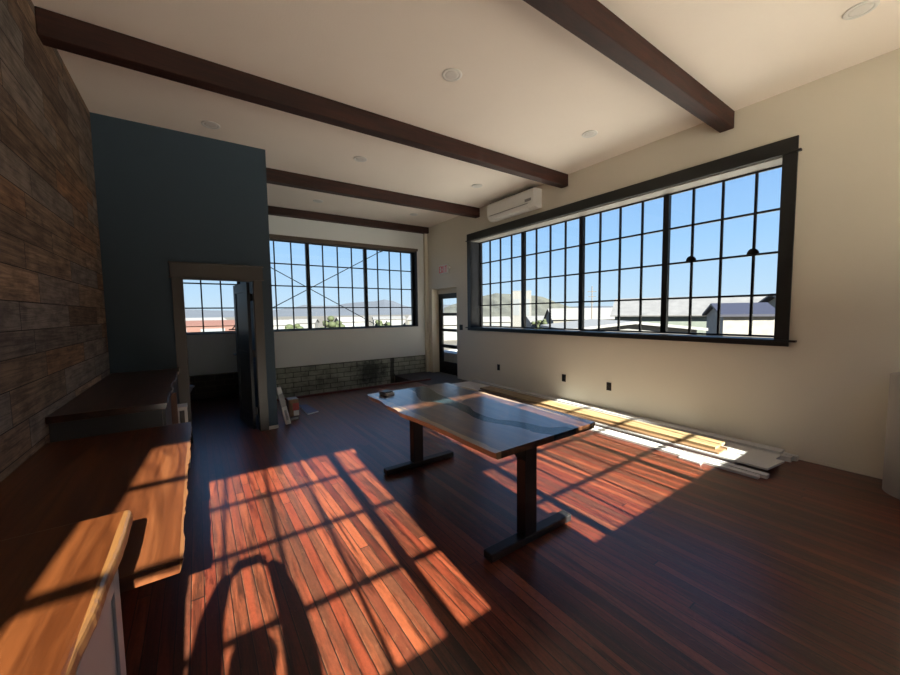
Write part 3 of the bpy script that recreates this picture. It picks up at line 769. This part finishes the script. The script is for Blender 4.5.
b = MB(); b.box(-.042, .092, -.0446, -.044, 1.533, 1.597); b.build('screen', M['epoxy'], ph)

# ------------------------------------------------------------------ outdoors
def polar(az, d, z=0): a = math.radians(az); return (d*math.sin(a), d*math.cos(a), z)
GZ = -5.0
M['ground'] = plain('dry_ground', (0.064, 0.059, 0.0492), .9, 0, .25, .05)
M['road'] = plain('pale_gravel', (.3, .29, .27), .9)
M['hill'] = plain('dry_hills', (0.0418, 0.0443, 0.0344), .95, 0, .45, .02)
M['forest'] = plain('dark_forest', (.030, .036, .022), .95, 0, .5, .03); M['mount'] = plain('far_mountains', (0.0369, 0.0467, 0.064), .95, 0, .25, .004)  # mountains tinted blue grey, haze put into their colour
M['bwhite'] = plain('white_cladding', (0.1042, 0.1042, 0.1016), .6)
M['roofwhite'] = plain('white_roofing', (0.1318, 0.1318, 0.1318), .5); M['roofdeck2'] = plain('grey_roof_deck', (.5, .48, .44), .8); M['roofdeck'] = plain('cream_roof_deck', (.86, .79, .69), .8)  # both deck materials belong to the added sunlight reflectors
M['metalroof'] = plain('weathered_tin', (0.1173, 0.1173, 0.1173), .45, 0, .35, 1.5)
M['blueroof'] = plain('blue_grey_roof', (0.0177, 0.0192, 0.0325), .5)
M['shedwall'] = plain('grey_green_siding', (0.1148, 0.1324, 0.1148), .7, 0, .2, 2)
M['barnwall'] = plain('weathered_siding', (0.0964, 0.093, 0.0827), .8, 0, .3, 3)
M['redroof'] = plain('brick_red_roof', (0.0787, 0.0354, 0.0276), .8)
M['darkwin'] = plain('dark_opening', (.10, .11, .12), .4)
M['leaf'] = plain('leaves', (0.0221, 0.031, 0.0089), .8, 0, .5, 2)
M['bark'] = plain('bark', (.10, .08, .06), .9)
b = MB(); b.box(-4000, 4000, -4000, 4000, GZ-.5, GZ); o = struct(b, 'ground', M['ground'])
b = MB(); b.box(XR+T+.02, 13.5, -9, 8.3, .2, .5); struct(b, 'roof_right', M['roofdeck2'])  # unseen slab added to bounce sunlight up through the right window
b = MB(); b.box(-9, XR+T, -14, YK-.32, .2, .5); struct(b, 'roof_back', M['roofdeck'])  # warm pale slab added out of view, reflects sun onto the ceiling
def ridge(name, az0, az1, d, prof, mat, depth, seed, jag):
    rnd = random.Random(seed); n = 90; m = 14
    vs = []; fs = []
    def pe_(t):
        for (a0, e0), (a1, e1) in zip(prof, prof[1:]):
            if a0 <= t <= a1: return e0+(e1-e0)*(t-a0)/(a1-a0)
        return prof[-1][1]
    offs = [[rnd.random()*6.28, rnd.uniform(.5, 1)] for _ in range(8)]
    for i in range(n+1):
        az = az0+(az1-az0)*i/n
        el = pe_(az)
        el += jag*sum(math.sin(az*(.35*(k+1)**1.4)+o_[0])*o_[1]/(k+1) for k, o_ in enumerate(offs))
        zt = 1.54 + d*math.tan(math.radians(max(.15, el)))
        for j in range(m+1):
            f = j/m; dd = d - depth*(1-f); h = GZ + (zt-GZ)*f**1.25*(1+.16*math.sin(i*.55+j*.9+offs[0][0])*(1-f)*1.2)
            p = polar(az, dd, h); vs.append(p)
        vs.append(polar(az, d+depth*.6, GZ))
    w = m+2
    for i in range(n):
        for j in range(w-1): fs.append((i*w+j, i*w+j+1, (i+1)*w+j+1, (i+1)*w+j))
    b = MB(); b.add(vs, fs, 0, False); o = b.build(name, mat); o['kind'] = 'structure'; return o
ridge('mountains', -20, 110, 3000, [(-20, 1.2), (2, .6), (9, .9), (13, 1.3), (18, 1.2), (24.9, 2.3), (29, 1.0), (36, 1.2), (50, .4), (58, .7), (64, .35), (75, .4), (110, .5)], M['mount'], 1400, 3, .18)
ridge('hills', 34, 56, 900, [(34, .6), (38, 2.0), (42, 2.9), (45, 2.9), (49, 2.3), (52, 1.0), (56, -.3)], M['hill'], 420, 8, .12)

ridge('hillside', 95, 265, 420, [(95, 6), (120, 17), (150, 25), (185, 26), (215, 25), (240, 20), (265, 6)], M['forest'], 260, 21, .5)  # unseen dark ridge added to cut sky light through the back window
def house(name, az, d, w, dep, ze, zr, wall, roof, label, cat, rot=0, ridge_along='w', doors=3, over=.4, group=None):
    """gabled building: w across the line of sight, dep along it"""
    c = Vector(polar(az, d, GZ)); e = empty(name, c, label, cat, group)
    hw, hd_ = w/2, dep/2
    A = Matrix.Rotation(-math.radians(az)+rot, 4, 'Z')
    def put(mb, nm, mat, par=e):
        mb.v = [tuple(c + (A @ Vector(v))) for v in mb.v]; return mb.build(nm, mat, par)
    h = ze-GZ; r = zr-GZ
    b = MB()
    if ridge_along == 'w': b.extr([(-hd_, 0), (hd_, 0), (hd_, h), (0, r-.06), (-hd_, h)], 'x', -hw, hw)
    else: b.extr([(-hw, 0), (hw, 0), (hw, h), (0, r-.06), (-hw, h)], 'y', -hd_, hd_)
    wl = put(b, 'walls', wall)
    b = MB(); t = .12
    if ridge_along == 'w':
        k = (r-h)/hd_
        b.extr([(-hd_-over, h-k*over), (0, r), (hd_+over, h-k*over), (hd_+over, h-k*over+t), (0, r+t), (-hd_-over, h-k*over+t)], 'x', -hw-over, hw+over)
    else:
        k = (r-h)/hw
        b.extr([(-hw-over, h-k*over), (0, r), (hw+over, h-k*over), (hw+over, h-k*over+t), (0, r+t), (-hw-over, h-k*over+t)], 'y', -hd_-over, hd_+over)
    put(b, 'roof', roof)
    for i in range(doors):
        x = -hw + (i+.5)*w/doors; b = MB(); ww = w/doors*.32
        b.box(x-ww, x+ww, -hd_-.05, -hd_+.02, h*.35, h*.78); put(b, 'window', M['darkwin'])
    return e
# seen through the long window
tw = house('tower_block', 46.1, 150, 7.6, 9, 9.6, 9.9, M['bwhite'], M['roofwhite'], 'tall white block beyond the long window, in front of the hills', 'building', 0, 'w', 2, .05)
house('warehouse', 55.3, 95, 17, 12, -.3, 2.1, M['barnwall'], M['roofwhite'], 'white roofed warehouse beyond the third bay of the long window', 'building', .25, 'w', 4)
house('shed', 70.2, 46, 16.5, 9, 1.05, 2.75, M['shedwall'], M['metalroof'], 'long pale green shed with tin roof outside the nearest window bay', 'building', .10, 'w', 0)
M['barnlight'] = plain('silvery_siding', (0.1764, 0.168, 0.1512), .8, 0, .35, 3)
house('lean_to', 73.4, 26, 2.2, 3, 1.2, 1.75, M['barnlight'], M['blueroof'], 'small lean-to with blue grey roof in front of the pale green shed', 'building', .3, 'w', 0, .2)
house('barn', 82., 34, 6.5, 8, 1.1, 2.4, M['barnlight'], M['blueroof'], 'weathered barn with blue grey roof behind the nearest edge of the long window', 'building', .5, 'w', 1)
house('flat_roof_building', 58.8, 21, 5.6, 5.5, .62, .92, M['bwhite'], M['roofwhite'], 'low white roofed building right outside the long window', 'building', .35, 'd', 2, .3)
house('bungalow', 49.4, 105, 9, 8, -1.2, .2, M['bwhite'], M['metalroof'], 'small pale house beside the white tower block', 'building', .3, 'w', 2)
# seen through the far window and the bathroom
for i, (az, d, w, ze, zr, wall, roof, lab) in enumerate([
    (2.2, 120, 26, -1.0, .2, M['redroof'], M['redroof'], 'long brick red building seen through the bathroom window'),
    (-1.5, 210, 34, -.6, .6, M['bwhite'], M['roofwhite'], 'long white building behind the brick red one'),
    (9.6, 130, 9, -1.6, -.2, M['bwhite'], M['roofwhite'], 'white house seen through the far window beside the blue wall'),
    (13.0, 160, 10, -1.8, -.4, M['bwhite'], M['metalroof'], 'tin roofed house in the second bay of the far window'),
    (19.8, 150, 11, -1.4, .2, M['bwhite'], M['roofwhite'], 'white house beside the bright tree beyond the far window'),
    (25.4, 170, 14, -1.0, .1, M['bwhite'], M['metalroof'], 'long pale house beyond the last bay of the far window'),
    (30.8, 160, 12, -1.2, .4, M['barnwall'], M['roofwhite'], 'pale grey house seen at the end of the far window'),
    (35.4, 90, 10, -1.2, .6, M['bwhite'], M['roofwhite'], 'white house seen through the glass door'),
    (41.5, 130, 12, -1.8, -.2, M['bwhite'], M['roofwhite'], 'white house in the farthest bay of the long window')]):
    house('house', az, d, w, 9, ze, zr, wall, roof, lab, 'building', (-.2, .25, .1)[i % 3], 'w', 3, .4, 'houses in the town outside')

def tree(az, d, h, r, label, seed):
    rnd = random.Random(seed); c = Vector(polar(az, d, GZ)); e = empty('tree', c, label, 'tree', 'trees in the town outside')
    b = MB(); b.tube(c, c+Vector((0, 0, h*.55)), r*.09, r*.05, 8); b.build('trunk', M['bark'], e)
    b = MB()
    for k in range(26):
        p = Vector((rnd.gauss(0, .42), rnd.gauss(0, .42), rnd.gauss(0, .33))); 
        if p.length > .95: p *= .95/p.length
        q = r*rnd.uniform(.22, .42); b.ball(c+Vector((p.x*r, p.y*r, h*.62+p.z*h*.5)), q, q, q*.8, 8, 6)
    b.build('crown', M['leaf'], e)
for a in [(11.2, 75, 5.2, 2.0, 'round green tree in the second bay of the far window', 1), (16.9, 80, 5.6, 2.1, 'taller bright green tree in the middle of the far window', 2), (24.2, 100, 4.6, 2.4, 'green tree before the last bay of the far window', 3),
          (48.8, 80, 4.8, 1.6, 'dark green tree beside the white tower block', 4), (57.8, 60, 4.2, 1.2, 'small green tree near the utility pole', 5), (60.4, 75, 4.4, 1.6, 'autumn green tree at the end of the white roofed warehouse', 6), (29.3, 70, 3.9, 1.8, 'green tree seen beside the glass door frame', 7)]: tree(*a)
c = Vector(polar(56.3, 70, GZ))
up = empty('utility_pole', c, 'tall utility pole with cross arms standing beside the warehouse', 'pole')
b = MB(); b.tube(c, c+Vector((0, 0, 10.9)), .10, .07, 8); b.build('post', M['bark'], up)
for zz, hw_ in ((9.9, .75), (9.0, .6), (7.9, .35)):
    b = MB(); b.box(c.x-hw_, c.x+hw_, c.y-.04, c.y+.04, GZ+zz, GZ+zz+.09); b.rot(-.95, 'Z', c); b.build('cross_arm', M['bark'], up)
# brace rods outside the far window
for p, q, lab in (((1.344-.9, 8.56, 2.557+.493), (3.95, 8.56, 1.13), 'thin diagonal brace rod falling from the blue wall side outside the far window'),
                  ((1.35-.6, 8.60, 1.36), (3.893, 8.60, 3.10), 'thin diagonal brace rod rising from the blue wall side outside the far window')):
    b = MB(); b.tube(p, q, .009, .009, 8)
    for e_ in (p, q): b.tube((e_[0], 8.475, e_[2]), (e_[0], e_[1]+.02, e_[2]), .018, .018, 8)
    tag(b.build('brace_rod', M['steel']), lab, 'brace rod', 'brace rods outside the far window')

# ------------------------------------------------------------------ light
sun = bpy.data.lights.new('sun', 'SUN'); SUN = 34.; SKY = 1.; sun.energy = SUN; sun.angle = math.radians(.53); sun.color = (1., .93, .82)
so = bpy.data.objects.new('sun', sun); COL.objects.link(so)
sd = Vector((-.067, -1., .612))
so.rotation_euler = sd.to_track_quat('Z', 'Y').to_euler(); so.location = (0, -20, 14)
w = bpy.data.worlds.new('sky'); S.world = w; w.use_nodes = True; t = w.node_tree
tc = t.nodes.new('ShaderNodeTexCoord'); sx = t.nodes.new('ShaderNodeSeparateXYZ'); cr = t.nodes.new('ShaderNodeValToRGB')
t.links.new(tc.outputs['Generated'], sx.inputs[0]); t.links.new(sx.outputs['Z'], cr.inputs[0])
el = cr.color_ramp.elements
while len(el) < 6: el.new(.5)
for e_, (p_, c_) in zip(el, [(0, (.58, .72, .86)), (.05, (.50, .69, .90)), (.16, (.36, .60, .92)), (.34, (.22, .44, .86)), (.65, (.12, .29, .70)), (1, (.08, .20, .55))]): e_.position = p_; e_.color = (*c_, 1)
bg = t.nodes['Background']; bg.inputs[1].default_value = SKY; t.links.new(cr.outputs[0], bg.inputs[0])

# ------------------------------------------------------------------ camera
cam = bpy.data.cameras.new('camera'); cam.sensor_width = 36; cam.sensor_fit = 'HORIZONTAL'; cam.lens = 14.4972; cam.clip_start = .02; cam.clip_end = 12000
co = bpy.data.objects.new('camera', cam); COL.objects.link(co)
R = [[0.8191939462173313, -0.5733567524906005, -0.013539307748497766], [0.05040912583824677, 0.048466661790527596, 0.9975519549011503], [0.5712969442532492, 0.8178710271603432, -0.06860600861867022]]
co.matrix_world = Matrix(((R[0][0], R[1][0], -R[2][0], 0), (R[0][1], R[1][1], -R[2][1], 0), (R[0][2], R[1][2], -R[2][2], 1.5434), (0, 0, 0, 1)))
S.camera = co
S.view_settings.view_transform = 'Standard'; S.view_settings.look = 'None'; S.view_settings.exposure = .3; S.view_settings.gamma = 1; S.view_settings.use_curve_mapping = False
S.cycles.max_bounces = 14; S.cycles.diffuse_bounces = 8; S.cycles.glossy_bounces = 5; S.cycles.transparent_max_bounces = 16
S.cycles.use_denoising = True; S.cycles.sample_clamp_indirect = 8
